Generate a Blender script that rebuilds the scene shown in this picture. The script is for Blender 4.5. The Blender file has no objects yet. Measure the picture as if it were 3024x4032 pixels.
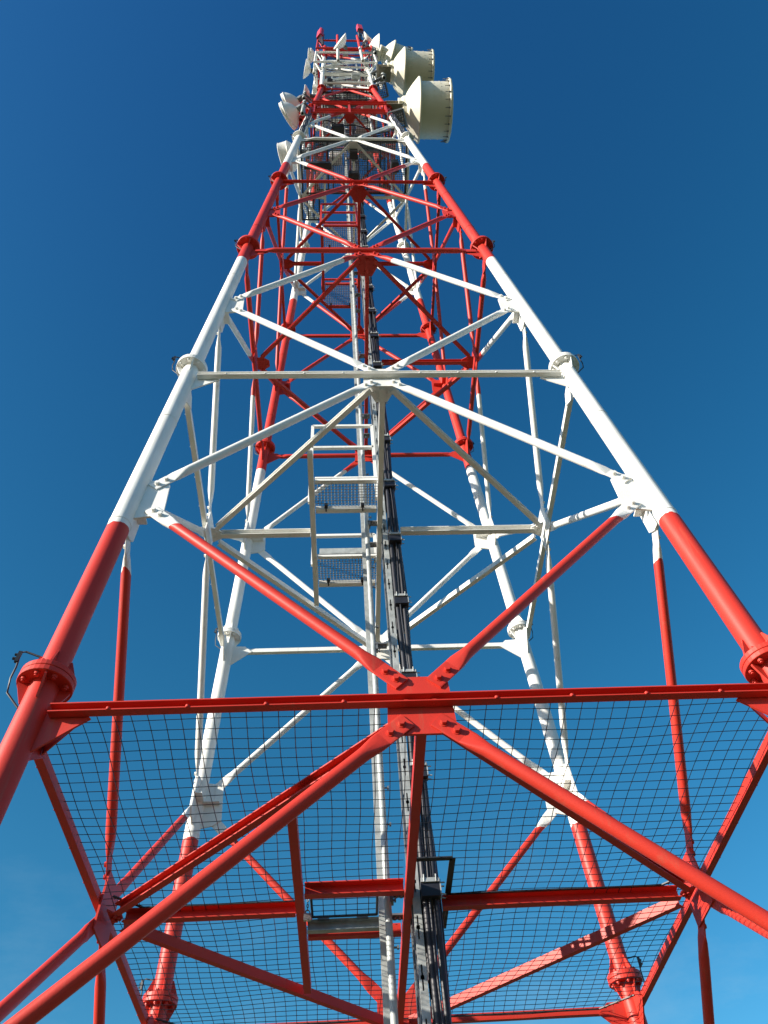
import bpy, math, random
from mathutils import Vector as V, Matrix
random.seed(7)
S = bpy.context.scene
# ------------------------------------------------------------------ camera
cam_d = bpy.data.cameras.new("camera"); cam = bpy.data.objects.new("camera", cam_d)
S.collection.objects.link(cam); S.camera = cam
cam.location = (-0.3896, -5.2614, -2.9083)
cam.rotation_euler = (2.5047, 0.0517, -0.0186)
cam_d.sensor_fit = 'HORIZONTAL'; cam_d.sensor_width = 36.0
cam_d.lens = 36.0 * 3057.0 / 3024.0
cam_d.clip_start = 0.05; cam_d.clip_end = 20000
# ------------------------------------------------------------------ light
AZ = math.radians(204.0)          # direction towards the sun, from +X
EL = math.radians(19.0)
sd = V((math.cos(AZ) * math.cos(EL), math.sin(AZ) * math.cos(EL), math.sin(EL)))
sun_d = bpy.data.lights.new("sun", 'SUN'); sun_d.energy = 5.0; sun_d.angle = math.radians(0.5)
sun_d.color = (1.0, 0.92, 0.80)
sun = bpy.data.objects.new("sun", sun_d); S.collection.objects.link(sun)
sun.rotation_euler = sd.to_track_quat('Z', 'Y').to_euler()
sun.location = (-60, -30, 40)
W = bpy.data.worlds.new("World"); S.world = W; W.use_nodes = True
nt = W.node_tree; nt.nodes.clear()
out = nt.nodes.new('ShaderNodeOutputWorld'); bg = nt.nodes.new('ShaderNodeBackground')
sky = nt.nodes.new('ShaderNodeTexSky'); sky.sky_type = 'NISHITA'; sky.sun_disc = False
sky.sun_elevation = EL; sky.sun_rotation = math.atan2(sd.x, sd.y) % (2 * math.pi)
sky.altitude = 300; sky.air_density = 1.0; sky.dust_density = 0.4; sky.ozone_density = 2.5
hs = nt.nodes.new('ShaderNodeHueSaturation'); hs.inputs['Saturation'].default_value = 1.33
hs.inputs['Hue'].default_value = 0.492
bg.inputs['Strength'].default_value = 0.085
tc = nt.nodes.new('ShaderNodeTexCoord'); mp = nt.nodes.new('ShaderNodeMapping')
mp.inputs['Scale'].default_value = (1.6, 2.6, 4.5)
nz = nt.nodes.new('ShaderNodeTexNoise'); nz.inputs['Scale'].default_value = 2.2
nz.inputs['Detail'].default_value = 7; nz.inputs['Roughness'].default_value = 0.62
cr = nt.nodes.new('ShaderNodeValToRGB'); cr.color_ramp.elements[0].position = 0.52
cr.color_ramp.elements[0].color = (0, 0, 0, 1); cr.color_ramp.elements[1].position = 0.95
cr.color_ramp.elements[1].color = (0.5, 0.5, 0.5, 1)
mx = nt.nodes.new('ShaderNodeMixRGB'); mx.inputs['Color2'].default_value = (3.0, 4.2, 4.9, 1)
L = nt.links.new
L(sky.outputs[0], hs.inputs['Color']); L(tc.outputs['Generated'], mp.inputs['Vector'])
L(mp.outputs[0], nz.inputs['Vector']); L(nz.outputs['Fac'], cr.inputs[0])
sp = nt.nodes.new('ShaderNodeSeparateXYZ'); L(tc.outputs['Generated'], sp.inputs[0])
ml = nt.nodes.new('ShaderNodeMapRange'); ml.inputs['From Min'].default_value = 0.55; ml.inputs['From Max'].default_value = 0.25
L(sp.outputs['Z'], ml.inputs['Value'])
mm = nt.nodes.new('ShaderNodeMath'); mm.operation = 'MULTIPLY'; L(cr.outputs[0], mm.inputs[0]); L(ml.outputs[0], mm.inputs[1])
L(mm.outputs[0], mx.inputs['Fac'])
sc_ = nt.nodes.new('ShaderNodeSeparateColor'); cc = nt.nodes.new('ShaderNodeCombineColor'); L(hs.outputs[0], sc_.inputs[0])
for ch, (e_, k_) in enumerate(((1.0, 1.0), (1.0, 1.5), (1.08, 0.99))):     # camera-like colour response of the clear sky
    pw = nt.nodes.new('ShaderNodeMath'); pw.operation = 'POWER'; pw.inputs[1].default_value = e_; L(sc_.outputs[ch], pw.inputs[0])
    ml_ = nt.nodes.new('ShaderNodeMath'); ml_.operation = 'MULTIPLY'; ml_.inputs[1].default_value = k_; L(pw.outputs[0], ml_.inputs[0])
    if ch == 1:
        gr = nt.nodes.new('ShaderNodeValToRGB'); el_ = gr.color_ramp.elements
        el_[0].position = 0.0; el_[1].position = 1.0
        for p_, v_ in ((0.0, 0.88), (0.15, 0.97), (0.3, 1.19), (0.6, 1.13), (0.85, 1.0), (1.0, 0.86)):
            q_ = el_[0] if p_ == 0 else el_[len(el_) - 1] if p_ == 1 else el_.new(p_)
            q_.color = (v_ / 1.5,) * 3 + (1,)
        L(sp.outputs['Z'], gr.inputs[0])
        m3 = nt.nodes.new('ShaderNodeMath'); m3.operation = 'MULTIPLY'; L(ml_.outputs[0], m3.inputs[0]); L(gr.outputs[0], m3.inputs[1]); L(m3.outputs[0], cc.inputs[ch])
    else: L(ml_.outputs[0], cc.inputs[ch])
L(cc.outputs[0], mx.inputs['Color1'])
L(mx.outputs[0], bg.inputs['Color']); L(bg.outputs[0], out.inputs['Surface'])
S.view_settings.view_transform = 'Standard'; S.view_settings.look = 'None'
S.view_settings.exposure = 0.92; S.view_settings.gamma = 1.0

# ------------------------------------------------------------------ tower numbers (metres, first flange at z = 0)
KT = 0.0382
LV = [0.0, 4.108, 8.344, 12.855, 17.80, 22.99, 28.29]      # flange levels
GZ = [-2.15, 1.80, 5.93, 10.38, 14.94, 20.0, 25.7]           # leg gussets between flanges
DM = 0.226
GROUND = -4.5
TOP = 41.6
def wid(z): return 2.0 - KT * min(z, LV[6])

# ------------------------------------------------------------------ materials
def mat(name, col, rough=0.5, metal=0.0, var=0.08, scale=6.0, bump=0.0, dirt=None):
    m = bpy.data.materials.new(name); m.use_nodes = True
    n = m.node_tree; b = n.nodes['Principled BSDF']
    b.inputs['Roughness'].default_value = rough; b.inputs['Metallic'].default_value = metal
    t = n.nodes.new('ShaderNodeTexCoord'); z = n.nodes.new('ShaderNodeTexNoise')
    z.inputs['Scale'].default_value = scale; z.inputs['Detail'].default_value = 6
    r = n.nodes.new('ShaderNodeValToRGB')
    r.color_ramp.elements[0].position = 0.3; r.color_ramp.elements[1].position = 0.7
    lo = [c * (1 - var) for c in col]; hi = [min(1, c * (1 + var)) for c in col]
    r.color_ramp.elements[0].color = (*lo, 1); r.color_ramp.elements[1].color = (*hi, 1)
    n.links.new(t.outputs['Object'], z.inputs['Vector']); n.links.new(z.outputs['Fac'], r.inputs[0])
    last = r.outputs[0]
    if dirt:
        z2 = n.nodes.new('ShaderNodeTexNoise'); z2.inputs['Scale'].default_value = scale * 0.35
        z2.inputs['Detail'].default_value = 8; z2.inputs['Roughness'].default_value = 0.7
        r2 = n.nodes.new('ShaderNodeValToRGB'); r2.color_ramp.elements[0].position = 0.52
        r2.color_ramp.elements[1].position = 0.72
        r2.color_ramp.elements[0].color = (0, 0, 0, 1); r2.color_ramp.elements[1].color = (dirt[3],) * 3 + (1,)
        mm = n.nodes.new('ShaderNodeMixRGB'); mm.inputs['Color2'].default_value = (*dirt[:3], 1)
        n.links.new(t.outputs['Object'], z2.inputs['Vector']); n.links.new(z2.outputs['Fac'], r2.inputs[0])
        n.links.new(r2.outputs[0], mm.inputs['Fac']); n.links.new(last, mm.inputs['Color1']); last = mm.outputs[0]
    n.links.new(last, b.inputs['Base Color'])
    if bump:
        bp = n.nodes.new('ShaderNodeBump'); bp.inputs['Strength'].default_value = bump
        bp.inputs['Distance'].default_value = 0.004
        n.links.new(z.outputs['Fac'], bp.inputs['Height']); n.links.new(bp.outputs[0], b.inputs['Normal'])
    return m
RED = (0.56, 0.036, 0.021); WHT = (0.82, 0.82, 0.785)
def banded():
    m = bpy.data.materials.new("banded_tower_paint"); m.use_nodes = True
    n = m.node_tree; b = n.nodes['Principled BSDF']
    b.inputs['Roughness'].default_value = 0.48; b.inputs['Specular IOR Level'].default_value = 0.35
    g = n.nodes.new('ShaderNodeNewGeometry'); sx = n.nodes.new('ShaderNodeSeparateXYZ')
    mr = n.nodes.new('ShaderNodeMapRange'); mr.inputs['From Min'].default_value = -5; mr.inputs['From Max'].default_value = 50
    r = n.nodes.new('ShaderNodeValToRGB'); r.color_ramp.interpolation = 'CONSTANT'
    cuts = [(None, 0), (1.42, 1), (7.50, 0), (14.19, 1), (21.35, 0), (28.31, 1), (36.9, 0)]
    e = r.color_ramp.elements
    e[0].position = 0; e[0].color = (*RED, 1); e[1].position = (1.42 + 5) / 55; e[1].color = (*WHT, 1)
    for z, c in cuts[2:]:
        k = e.new((z + 5) / 55); k.color = (*(WHT if c else RED), 1)
    nz = n.nodes.new('ShaderNodeTexNoise'); nz.inputs['Scale'].default_value = 3.0; nz.inputs['Detail'].default_value = 7
    r2 = n.nodes.new('ShaderNodeValToRGB'); r2.color_ramp.elements[0].position = 0.25; r2.color_ramp.elements[1].position = 0.75
    r2.color_ramp.elements[0].color = (0.86, 0.85, 0.83, 1); r2.color_ramp.elements[1].color = (1, 1, 1, 1)
    mu = n.nodes.new('ShaderNodeMixRGB'); mu.blend_type = 'MULTIPLY'; mu.inputs['Fac'].default_value = 1
    k = n.links.new
    k(g.outputs['Position'], sx.inputs[0]); k(sx.outputs['Z'], mr.inputs['Value']); k(mr.outputs[0], r.inputs[0])
    k(g.outputs['Position'], nz.inputs['Vector']); k(nz.outputs['Fac'], r2.inputs[0])
    k(r.outputs[0], mu.inputs['Color1']); k(r2.outputs[0], mu.inputs['Color2'])
    mp_ = n.nodes.new('ShaderNodeMapping'); mp_.inputs['Scale'].default_value = (14, 14, 1.1); ns = n.nodes.new('ShaderNodeTexNoise'); ns.inputs['Scale'].default_value = 1.0
    ns.inputs['Detail'].default_value = 9; ns.inputs['Roughness'].default_value = 0.72
    rs = n.nodes.new('ShaderNodeValToRGB'); rs.color_ramp.elements[0].position = 0.56; rs.color_ramp.elements[1].position = 0.82
    rs.color_ramp.elements[0].color = (0, 0, 0, 1); rs.color_ramp.elements[1].color = (0.55, 0.55, 0.55, 1)
    ms = n.nodes.new('ShaderNodeMixRGB'); ms.inputs['Color2'].default_value = (0.26, 0.15, 0.09, 1)
    k(g.outputs['Position'], mp_.inputs[0]); k(mp_.outputs[0], ns.inputs['Vector']); k(ns.outputs['Fac'], rs.inputs[0])
    k(rs.outputs[0], ms.inputs['Fac']); k(mu.outputs[0], ms.inputs['Color1']); k(ms.outputs[0], b.inputs['Base Color'])
    # slightly uneven hand painted band edges
    ne = n.nodes.new('ShaderNodeTexNoise'); ne.inputs['Scale'].default_value = 16; ne.inputs['Detail'].default_value = 4
    me_ = n.nodes.new('ShaderNodeMath'); me_.operation = 'MULTIPLY_ADD'; me_.inputs[1].default_value = 0.05; k(g.outputs['Position'], ne.inputs['Vector'])
    k(ne.outputs['Fac'], me_.inputs[0]); k(sx.outputs['Z'], me_.inputs[2]); k(me_.outputs[0], mr.inputs['Value'])
    nb = n.nodes.new('ShaderNodeTexNoise'); nb.inputs['Scale'].default_value = 90; nb.inputs['Detail'].default_value = 3
    bp = n.nodes.new('ShaderNodeBump'); bp.inputs['Strength'].default_value = 0.12; bp.inputs['Distance'].default_value = 0.003
    k(g.outputs['Position'], nb.inputs['Vector']); k(nb.outputs['Fac'], bp.inputs['Height']); k(bp.outputs[0], b.inputs['Normal'])
    return m
PAINT = banded()
REDM = mat("red_paint", RED, 0.42, var=0.06)
WHTM = mat("white_paint", WHT, 0.42, var=0.05)
GALV = mat("galvanised_steel", (0.37, 0.39, 0.38), 0.58, 0.25, 0.25, 14, 0.1)
GALD = mat("weathered_zinc", (0.17, 0.18, 0.19), 0.55, 0.45, 0.3, 9, 0.1)
BLK = mat("black_rubber", (0.012, 0.013, 0.02), 0.5, 0, 0.3, 12)
WIRE = mat("dark_mesh_wire", (0.035, 0.04, 0.05), 0.4, 0.6, 0.3, 20)
WIRM = mat('bright_mesh_wire', (0.30, 0.29, 0.26), 0.5, 0.2, 0.2, 20)
WIRG = mat("grey_mesh_wire", (0.16, 0.16, 0.15), 0.5, 0.4, 0.3, 20)
DRUM = mat("cream_drum_paint", (0.70, 0.67, 0.54), 0.45, 0, 0.05, 2.0, 0, (0.42, 0.38, 0.28, 0.35))
MPL = mat('mount_plate_steel', (0.22, 0.20, 0.16), 0.6, 0.2, 0.2, 5)
RAD = mat("white_radome", (0.80, 0.79, 0.74), 0.4, 0, 0.03, 3.0, 0, (0.50, 0.46, 0.38, 0.25))
PANM = mat("red_radome", (0.55, 0.03, 0.06), 0.45, 0, 0.05)
DARK = mat("dark_housing", (0.03, 0.032, 0.036), 0.5, 0.2, 0.2)
BRASS = mat("padlock_steel", (0.55, 0.55, 0.52), 0.3, 0.9, 0.1)
GRASS = mat("grass_ground", (0.06, 0.075, 0.03), 0.9, 0, 0.4, 0.8, 0.4, (0.14, 0.11, 0.07, 0.7))
CONC = mat("concrete", (0.33, 0.32, 0.30), 0.85, 0, 0.2, 5, 0.3)

# ------------------------------------------------------------------ mesh builder
def perp(d):
    a = V((0, 0, 1)) if abs(d.z) < 0.9 else V((0, 1, 0))
    u = d.cross(a).normalized(); return u, d.cross(u).normalized()
class MB:
    def __init__(s): s.v = []; s.f = []; s.s = []
    def add(s, vs, fs, smooth=False):
        o = len(s.v); s.v += [tuple(x) for x in vs]
        for f in fs: s.f.append(tuple(i + o for i in f)); s.s.append(smooth)
    def loft(s, rings, smooth=True, caps=True, closed=True):
        n = len(rings[0]); vs = [p for r in rings for p in r]; fs = []
        for i in range(len(rings) - 1):
            for j in range(n if closed else n - 1):
                k = (j + 1) % n
                fs.append((i * n + j, i * n + k, (i + 1) * n + k, (i + 1) * n + j))
        s.add(vs, fs, smooth)
        if caps:
            s.add(rings[0], [tuple(range(n))[::-1]]); s.add(rings[-1], [tuple(range(n))])
        return s
    def tube(s, p0, p1, r, n=12, caps=True, r1=None):
        p0 = V(p0); p1 = V(p1); d = (p1 - p0).normalized(); u, w = perp(d); r1 = r if r1 is None else r1
        ring = lambda c, q: [c + (u * math.cos(6.28318531 * i / n) + w * math.sin(6.28318531 * i / n)) * q for i in range(n)]
        return s.loft([ring(p0, r), ring(p1, r1)], n > 5, caps)
    def pipe(s, p0, p1, r, n=14, wall=0.75):              # hollow, open ended
        p0 = V(p0); p1 = V(p1); d = (p1 - p0).normalized(); u, w = perp(d)
        ring = lambda c, q: [c + (u * math.cos(6.28318531 * i / n) + w * math.sin(6.28318531 * i / n)) * q for i in range(n)]
        return s.loft([ring(p0, r * wall), ring(p0, r), ring(p1, r), ring(p1, r * wall), ring(p0, r * wall)], True, False)
    def poly(s, pts, r, n=6):
        pts = [V(p) for p in pts]; rings = []
        for i, p in enumerate(pts):
            d = (pts[min(i + 1, len(pts) - 1)] - pts[max(i - 1, 0)]).normalized(); u, w = perp(d)
            rings.append([p + (u * math.cos(6.28318531 * j / n) + w * math.sin(6.28318531 * j / n)) * r for j in range(n)])
        return s.loft(rings, n > 4, True)
    def box(s, c, h, X=(1, 0, 0), Y=(0, 1, 0), Z=None):
        c = V(c); X = V(X).normalized(); Y = V(Y).normalized(); Z = V(Z).normalized() if Z else X.cross(Y)
        vs = [c + X * (h[0] * a) + Y * (h[1] * b) + Z * (h[2] * k) for k in (-1, 1) for b in (-1, 1) for a in (-1, 1)]
        s.add(vs, [(0, 2, 3, 1), (4, 5, 7, 6), (0, 1, 5, 4), (2, 6, 7, 3), (0, 4, 6, 2), (1, 3, 7, 5)]); return s
    def beam(s, p0, p1, prof, a, b):                       # extrude profile [(x,y)] along p0-p1 on axes a, b
        p0 = V(p0); p1 = V(p1); a = V(a); b = V(b)
        return s.loft([[p + a * x + b * y for x, y in prof] for p in (p0, p1)], False, True)
    def plate(s, pts, nrm, t):
        nrm = V(nrm).normalized(); pts = [V(p) for p in pts]
        return s.loft([[p - nrm * t / 2 for p in pts], [p + nrm * t / 2 for p in pts]], False, True)
    def lathe(s, o, ax, prof, n=32, smooth=True, caps=False, up=None):
        o = V(o); ax = V(ax).normalized(); u, w = perp(ax)
        s.loft([[o + ax * h + (u * math.cos(6.28318531 * i / n) + w * math.sin(6.28318531 * i / n)) * r for i in range(n)] for r, h in prof], smooth, caps)
        return s
    def bolt(s, p, ax, r=0.019, h=0.016):
        p = V(p); ax = V(ax).normalized(); return s.tube(p, p + ax * h, r, 6)
    def grid(s, o, ux, uy, lx, ly, cell, r, wave=0.0, hole=None, inside=None, sag=0.0, seg=1):
        """woven wires over a rectangle; inside(a,b) tells where wire exists"""
        o = V(o); ux = V(ux); uy = V(uy); nn = ux.cross(uy)
        def put(a, b):
            q = o + ux * a + uy * b
            if wave:
                q = q + ux * (wave * math.sin(b * 5.1 + a * 2.0) * 0.5) + uy * (wave * math.sin(a * 4.3 + b * 1.7) * 0.5)
                q = q + nn * (-sag * math.sin(math.pi * a / lx * 3.0) ** 2 * math.sin(math.pi * b / ly) ** 2 + wave * 0.6 * math.sin(a * 3.7) * math.sin(b * 4.9))
            return q
        def run(fn, ln):
            n = max(2, int(ln / (cell if inside or wave else ln) * seg) + 1); cur = []
            for i in range(n):
                a, b = fn(ln * i / (n - 1))
                if inside is None or inside(a, b): cur.append(put(a, b))
                else:
                    if len(cur) > 1: s.poly(cur, r, 4)
                    cur = []
            if len(cur) > 1: s.poly(cur, r, 4)
        k = 0.0
        while k <= lx + 1e-6: run(lambda t: (k, t), ly); k += cell
        k = 0.0
        while k <= ly + 1e-6: run(lambda t: (t, k), lx); k += cell
        return s
    def obj(s, name, m, parent=None, label=None):
        me = bpy.data.meshes.new(name); me.from_pydata(s.v, [], s.f)
        me.polygons.foreach_set("use_smooth", s.s); me.materials.append(m); me.update()
        o = bpy.data.objects.new(name, me); S.collection.objects.link(o)
        if parent:
            o.parent = parent; o.matrix_parent_inverse = parent_world(parent).inverted()
        if label: o['label'] = label
        return o
def parent_world(o):
    m = Matrix.Translation(o.location)
    return (parent_world(o.parent) @ o.matrix_parent_inverse @ m) if o.parent else m
def thing(name, loc, label, cat, group=None):
    o = bpy.data.objects.new(name, None); S.collection.objects.link(o); o.location = loc
    o.empty_display_size = 0.2; return tag(o, label, cat, group)
def tag(o, label, cat, group=None, kind=None):
    o['label'] = label; o['category'] = cat
    if group: o['group'] = group
    if kind: o['kind'] = kind
    return o

# ------------------------------------------------------------------ ground
m = MB(); m.add([(-4000, -4000, GROUND), (4000, -4000, GROUND), (4000, 4000, GROUND), (-4000, 4000, GROUND)], [(0, 1, 2, 3)])
g = m.obj('ground', GRASS); g['kind'] = 'structure'

# ------------------------------------------------------------------ lattice tower
tower = thing('lattice_tower', (0, 0, GROUND), 'tall four-legged red and white banded steel lattice tower seen from its foot', 'tower')
FACES = [((0, -1), (1, 0)), ((1, 0), (0, 1)), ((0, 1), (-1, 0)), ((-1, 0), (0, -1))]     # outward normal, tangent
def fp(fi, s, z, off=0.0):
    n, t = FACES[fi]; w = wid(z) + off
    return V((n[0] * w + t[0] * s, n[1] * w + t[1] * s, z))
def fn(fi, z=0):
    n, _ = FACES[fi]; return V((n[0], n[1], KT if z < LV[6] else 0)).normalized()
def ft(fi): return V((*FACES[fi][1], 0))

# legs with flanges, gussets and grounding wires
for ci, (sx, sy) in enumerate(((-1, -1), (1, -1), (1, 1), (-1, 1))):
    ax = V((-sx * KT, -sy * KT, 1)).normalized()
    leg_pt = lambda z: V((sx * wid(z), sy * wid(z), z))
    m = MB(); R0, R1 = 0.077, 0.084
    m.tube(leg_pt(GROUND + 0.35), leg_pt(LV[3]), R0, 28); m.tube(leg_pt(LV[3]), leg_pt(LV[6]), R1, 24); m.tube(leg_pt(LV[6]), leg_pt(TOP), R1, 20)
    for z in (GZ[1] - 0.33, 3.0, 6.9, 9.3, 11.6): 
        d = ax; m.tube(leg_pt(z), leg_pt(z) + d * 0.012, R0 + 0.003, 28)          # weld seams
    leg = m.obj('leg', PAINT, tower)
    for z in LV + [33.2, 38.0]:
        f = MB(); c = leg_pt(z); rr = 0.148 if z < 6 else 0.165 if z < 30 else 0.14
        u, w_ = perp(ax)
        for a, b in ((-0.034, -0.002), (0.002, 0.034)):
            f.lathe(c, ax, [(0.05, a), (rr - 0.002, a), (rr, a + 0.003), (rr, b - 0.003), (rr - 0.002, b), (0.05, b)], 36, False)
        for k in range(8):
            an = 6.28318531 * (k + 0.5) / 8 + 0.3
            q = c + (u * math.cos(an) + w_ * math.sin(an)) * (rr - 0.031)
            f.bolt(q - ax * 0.034, -ax, 0.017, 0.018); f.bolt(q + ax * 0.034, ax, 0.017, 0.018)
            f.tube(q - ax * 0.06, q + ax * 0.06, 0.010, 8)
        for k in range(4 if z < 20 else 6):
            an = 6.28318531 * k / (4 if z < 20 else 6) + 0.3
            d = u * math.cos(an) + w_ * math.sin(an); tn = ax.cross(d)
            for sg in (-1, 1):
                f.plate([c + d * 0.065 + ax * sg * 0.034, c + d * (rr - 0.012) + ax * sg * 0.034,
                         c + d * (rr - 0.012) + ax * sg * 0.05, c + d * 0.085 + ax * sg * 0.17, c + d * 0.065 + ax * sg * 0.16], tn, 0.011)
        f.obj('flange', PAINT, leg)
    for gi, z in enumerate(GZ):
        f = MB()
        for fi in range(4):
            n, t = FACES[fi]
            if (n[0] and n[0] != sx) or (n[1] and n[1] != sy): continue
            sg = (t[0] * sx + t[1] * sy)                     # +1 when the leg is at +tangent end
            P = lambda dz, ds: fp(fi, sg * (wid(z + dz) - ds), z + dz)
            f.plate([P(0.25, 0.05), P(0.23, 0.16), P(0.18, 0.24), P(-0.17, 0.27), P(-0.23, 0.20), P(-0.26, 0.05)], fn(fi), 0.016)
            f.box(fp(fi, sg * (wid(z) - 0.14), z, -0.04), (0.09, 0.035, 0.006), ft(fi), fn(fi))
        f.obj('gusset_plate', PAINT, leg)
    if True:
        o = V((sx, sy * 0.25, 0)).normalized(); tg = V((-o.y, o.x, 0))
        for z in LV[:6]:
            f = MB(); c = leg_pt(z)
            f.poly([c + o * 0.07 + ax * 0.17, c + o * 0.175 + ax * 0.20, c + o * 0.20 + ax * 0.19, c + o * 0.19 + ax * 0.12,
                    c + o * 0.185 + ax * 0.08, c + o * 0.185 + ax * 0.0, c + o * 0.165 - ax * 0.1, c + o * 0.08 - ax * 0.19], 0.006, 6)
            f.box(c + o * 0.20 + ax * 0.155, (0.009, 0.010, 0.038), o, tg, ax)
            f.bolt(c + o * 0.209 + ax * 0.17, o, 0.008, 0.014); f.bolt(c + o * 0.209 + ax * 0.14, o, 0.009, 0.016)
            f.obj('grounding_wire', DARK, leg)
    q = leg_pt(GROUND)
    ft_ = MB(); ft_.lathe(q - V((0, 0, 0.6)), (0, 0, 1), [(0.0, 0), (0.62, 0), (0.60, 0.85), (0.57, 0.9), (0.0, 0.9)], 28, False)
    o = ft_.obj('concrete_footing', CONC)
    tag(o, 'round concrete footing under the %s %s leg of the tower' % (('left', 'right')[sx > 0], ('front', 'rear')[sy > 0]), 'footing', 'footings of the tower legs')

# horizontals, junction plates, diagonals
def lapped(m, p0, p1, r, nrm, flat=0.24, bolts=True):
    """steel tube with both ends pressed flat and bolted"""
    p0 = V(p0); p1 = V(p1); d = (p1 - p0); ln = d.length; d /= ln
    nrm = (nrm - d * nrm.dot(d)).normalized(); u = d.cross(nrm).normalized(); N = 16; rings = []
    def ring(t, fu, fn_): return [p0 + d * t + u * (r * fu * math.copysign(abs(math.cos(a)) ** (1 if fn_ > 0.6 else 0.35), math.cos(a))) + nrm * (r * fn_ * math.copysign(abs(math.sin(a)) ** (1 if fn_ > 0.6 else 0.35), math.sin(a)))
                                  for a in [6.28318531 * i / N for i in range(N)]]
    fl = 0.17
    for t, a, b in ((0, 1.42, fl), (flat * 0.72, 1.42, fl), (flat * 0.9, 1.32, 0.45), (flat * 1.25, 1.05, 0.93), (flat * 1.4, 1, 1)):
        rings.append(ring(t, a, b))
    for t, a, b in ((flat * 1.4, 1, 1), (flat * 1.25, 1.05, 0.93), (flat * 0.9, 1.32, 0.45), (flat * 0.72, 1.42, fl), (0, 1.42, fl)):
        rings.append(ring(ln - t, a, b))
    m.loft(rings[0:2], False, False); m.loft(rings[1:9]); m.loft(rings[8:], False, False)
    m.add(rings[0], [tuple(range(N))[::-1]]); m.add(rings[-1], [tuple(range(N))])
    if bolts:
        for t in (0.045, 0.125, ln - 0.045, ln - 0.125):
            q = p0 + d * t + nrm * (r * fl)
            m.tube(q, q + nrm * 0.004, 0.024, 12); m.bolt(q + nrm * 0.004, nrm, 0.018, 0.02)
def channel(h=0.065, b=0.058, t=0.007):     # open towards +x
    return [(0, -h / 2), (b, -h / 2), (b, -h / 2 + t), (t, -h / 2 + t), (t, h / 2 - t), (b, h / 2 - t), (b, h / 2), (0, h / 2)]
ANG = [(0, 0), (-0.075, 0), (-0.075, 0.008), (-0.008, 0.008), (-0.008, 0.075), (0, 0.075)]
TR = 0.036
rest = MB()
for i, zl in enumerate(LV):
    z = zl - DM
    for fi in range(4):
        N = fn(fi, z); t = ft(fi); up = N.cross(t); up = up if up.z > 0 else -up
        w = wid(z); m = MB(); off = 0.011
        if i in (2, 4):
            lapped(m, fp(fi, -w + 0.13, z, off + 0.01), fp(fi, w - 0.13, z, off + 0.01), 0.038, N, 0.2, False)
        else:
            m.beam(fp(fi, -w + 0.10, z, off), fp(fi, w - 0.10, z, off), channel(0.056 if i < 2 else 0.066, 0.05), N, up)
            if i < 2:
                for s_ in [k * w / 5.0 for k in range(-4, 5)]:
                    if s_: m.bolt(fp(fi, s_, z, off) + N * 0.045 - up * 0.026, up, 0.012, 0.014)
                for s_ in (-0.075, 0.075): m.bolt(fp(fi, s_, z, off + 0.007) - up * 0.012, N, 0.019, 0.02)
        m.obj('horizontal_beam', PAINT, tower)
        p = MB()                                             # end plates on the legs
        a, b = (0.18, 0.20)
        P = lambda s_, dz: fp(fi, s_, z + dz)
        p.plate([P(-0.165, b * .95), P(0.165, b * .95), P(a, -b), P(-a, -b)], N, 0.014)
        p.obj('junction_plate', PAINT, tower)
        for sg in (-1, 1):
            p = MB()
            P = lambda ds, dz: fp(fi, sg * (wid(z + dz) - ds), z + dz)
            p.plate([P(0.06, 0.06), P(0.22, 0.05), P(0.31, -0.035), P(0.29, -0.05), P(0.07, -0.24)], N, 0.012)
            p.obj('beam_end_plate', PAINT, tower)
        # diagonals: down to the gusset below, up to the gusset above
        ends = []
        zg = GZ[i]
        for sg in (-1, 1):
            ends.append((fp(fi, sg * 0.075, z - 0.115, 0.0135), fp(fi, sg * (wid(zg + 0.15) - 0.12), zg + 0.14, 0.0135)))
            if i < 6:
                zh = GZ[i + 1]
                ends.append((fp(fi, sg * 0.085, z + 0.135, 0.0135), fp(fi, sg * (wid(zh - 0.15) - 0.17), zh - 0.15, 0.0135)))
        for a, b in ends:
            if i == 6 and fi == 2 or i == 5 and fi == 2 and b.z > a.z: lapped(rest, a, b, TR, N); continue
            m = MB(); lapped(m, a, b, TR, N, 0.24, i < 4); m.obj('diagonal_brace', PAINT, tower)
o = rest.obj('diagonal_brace', PAINT, tower); o['kind'] = 'stuff'

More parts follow.
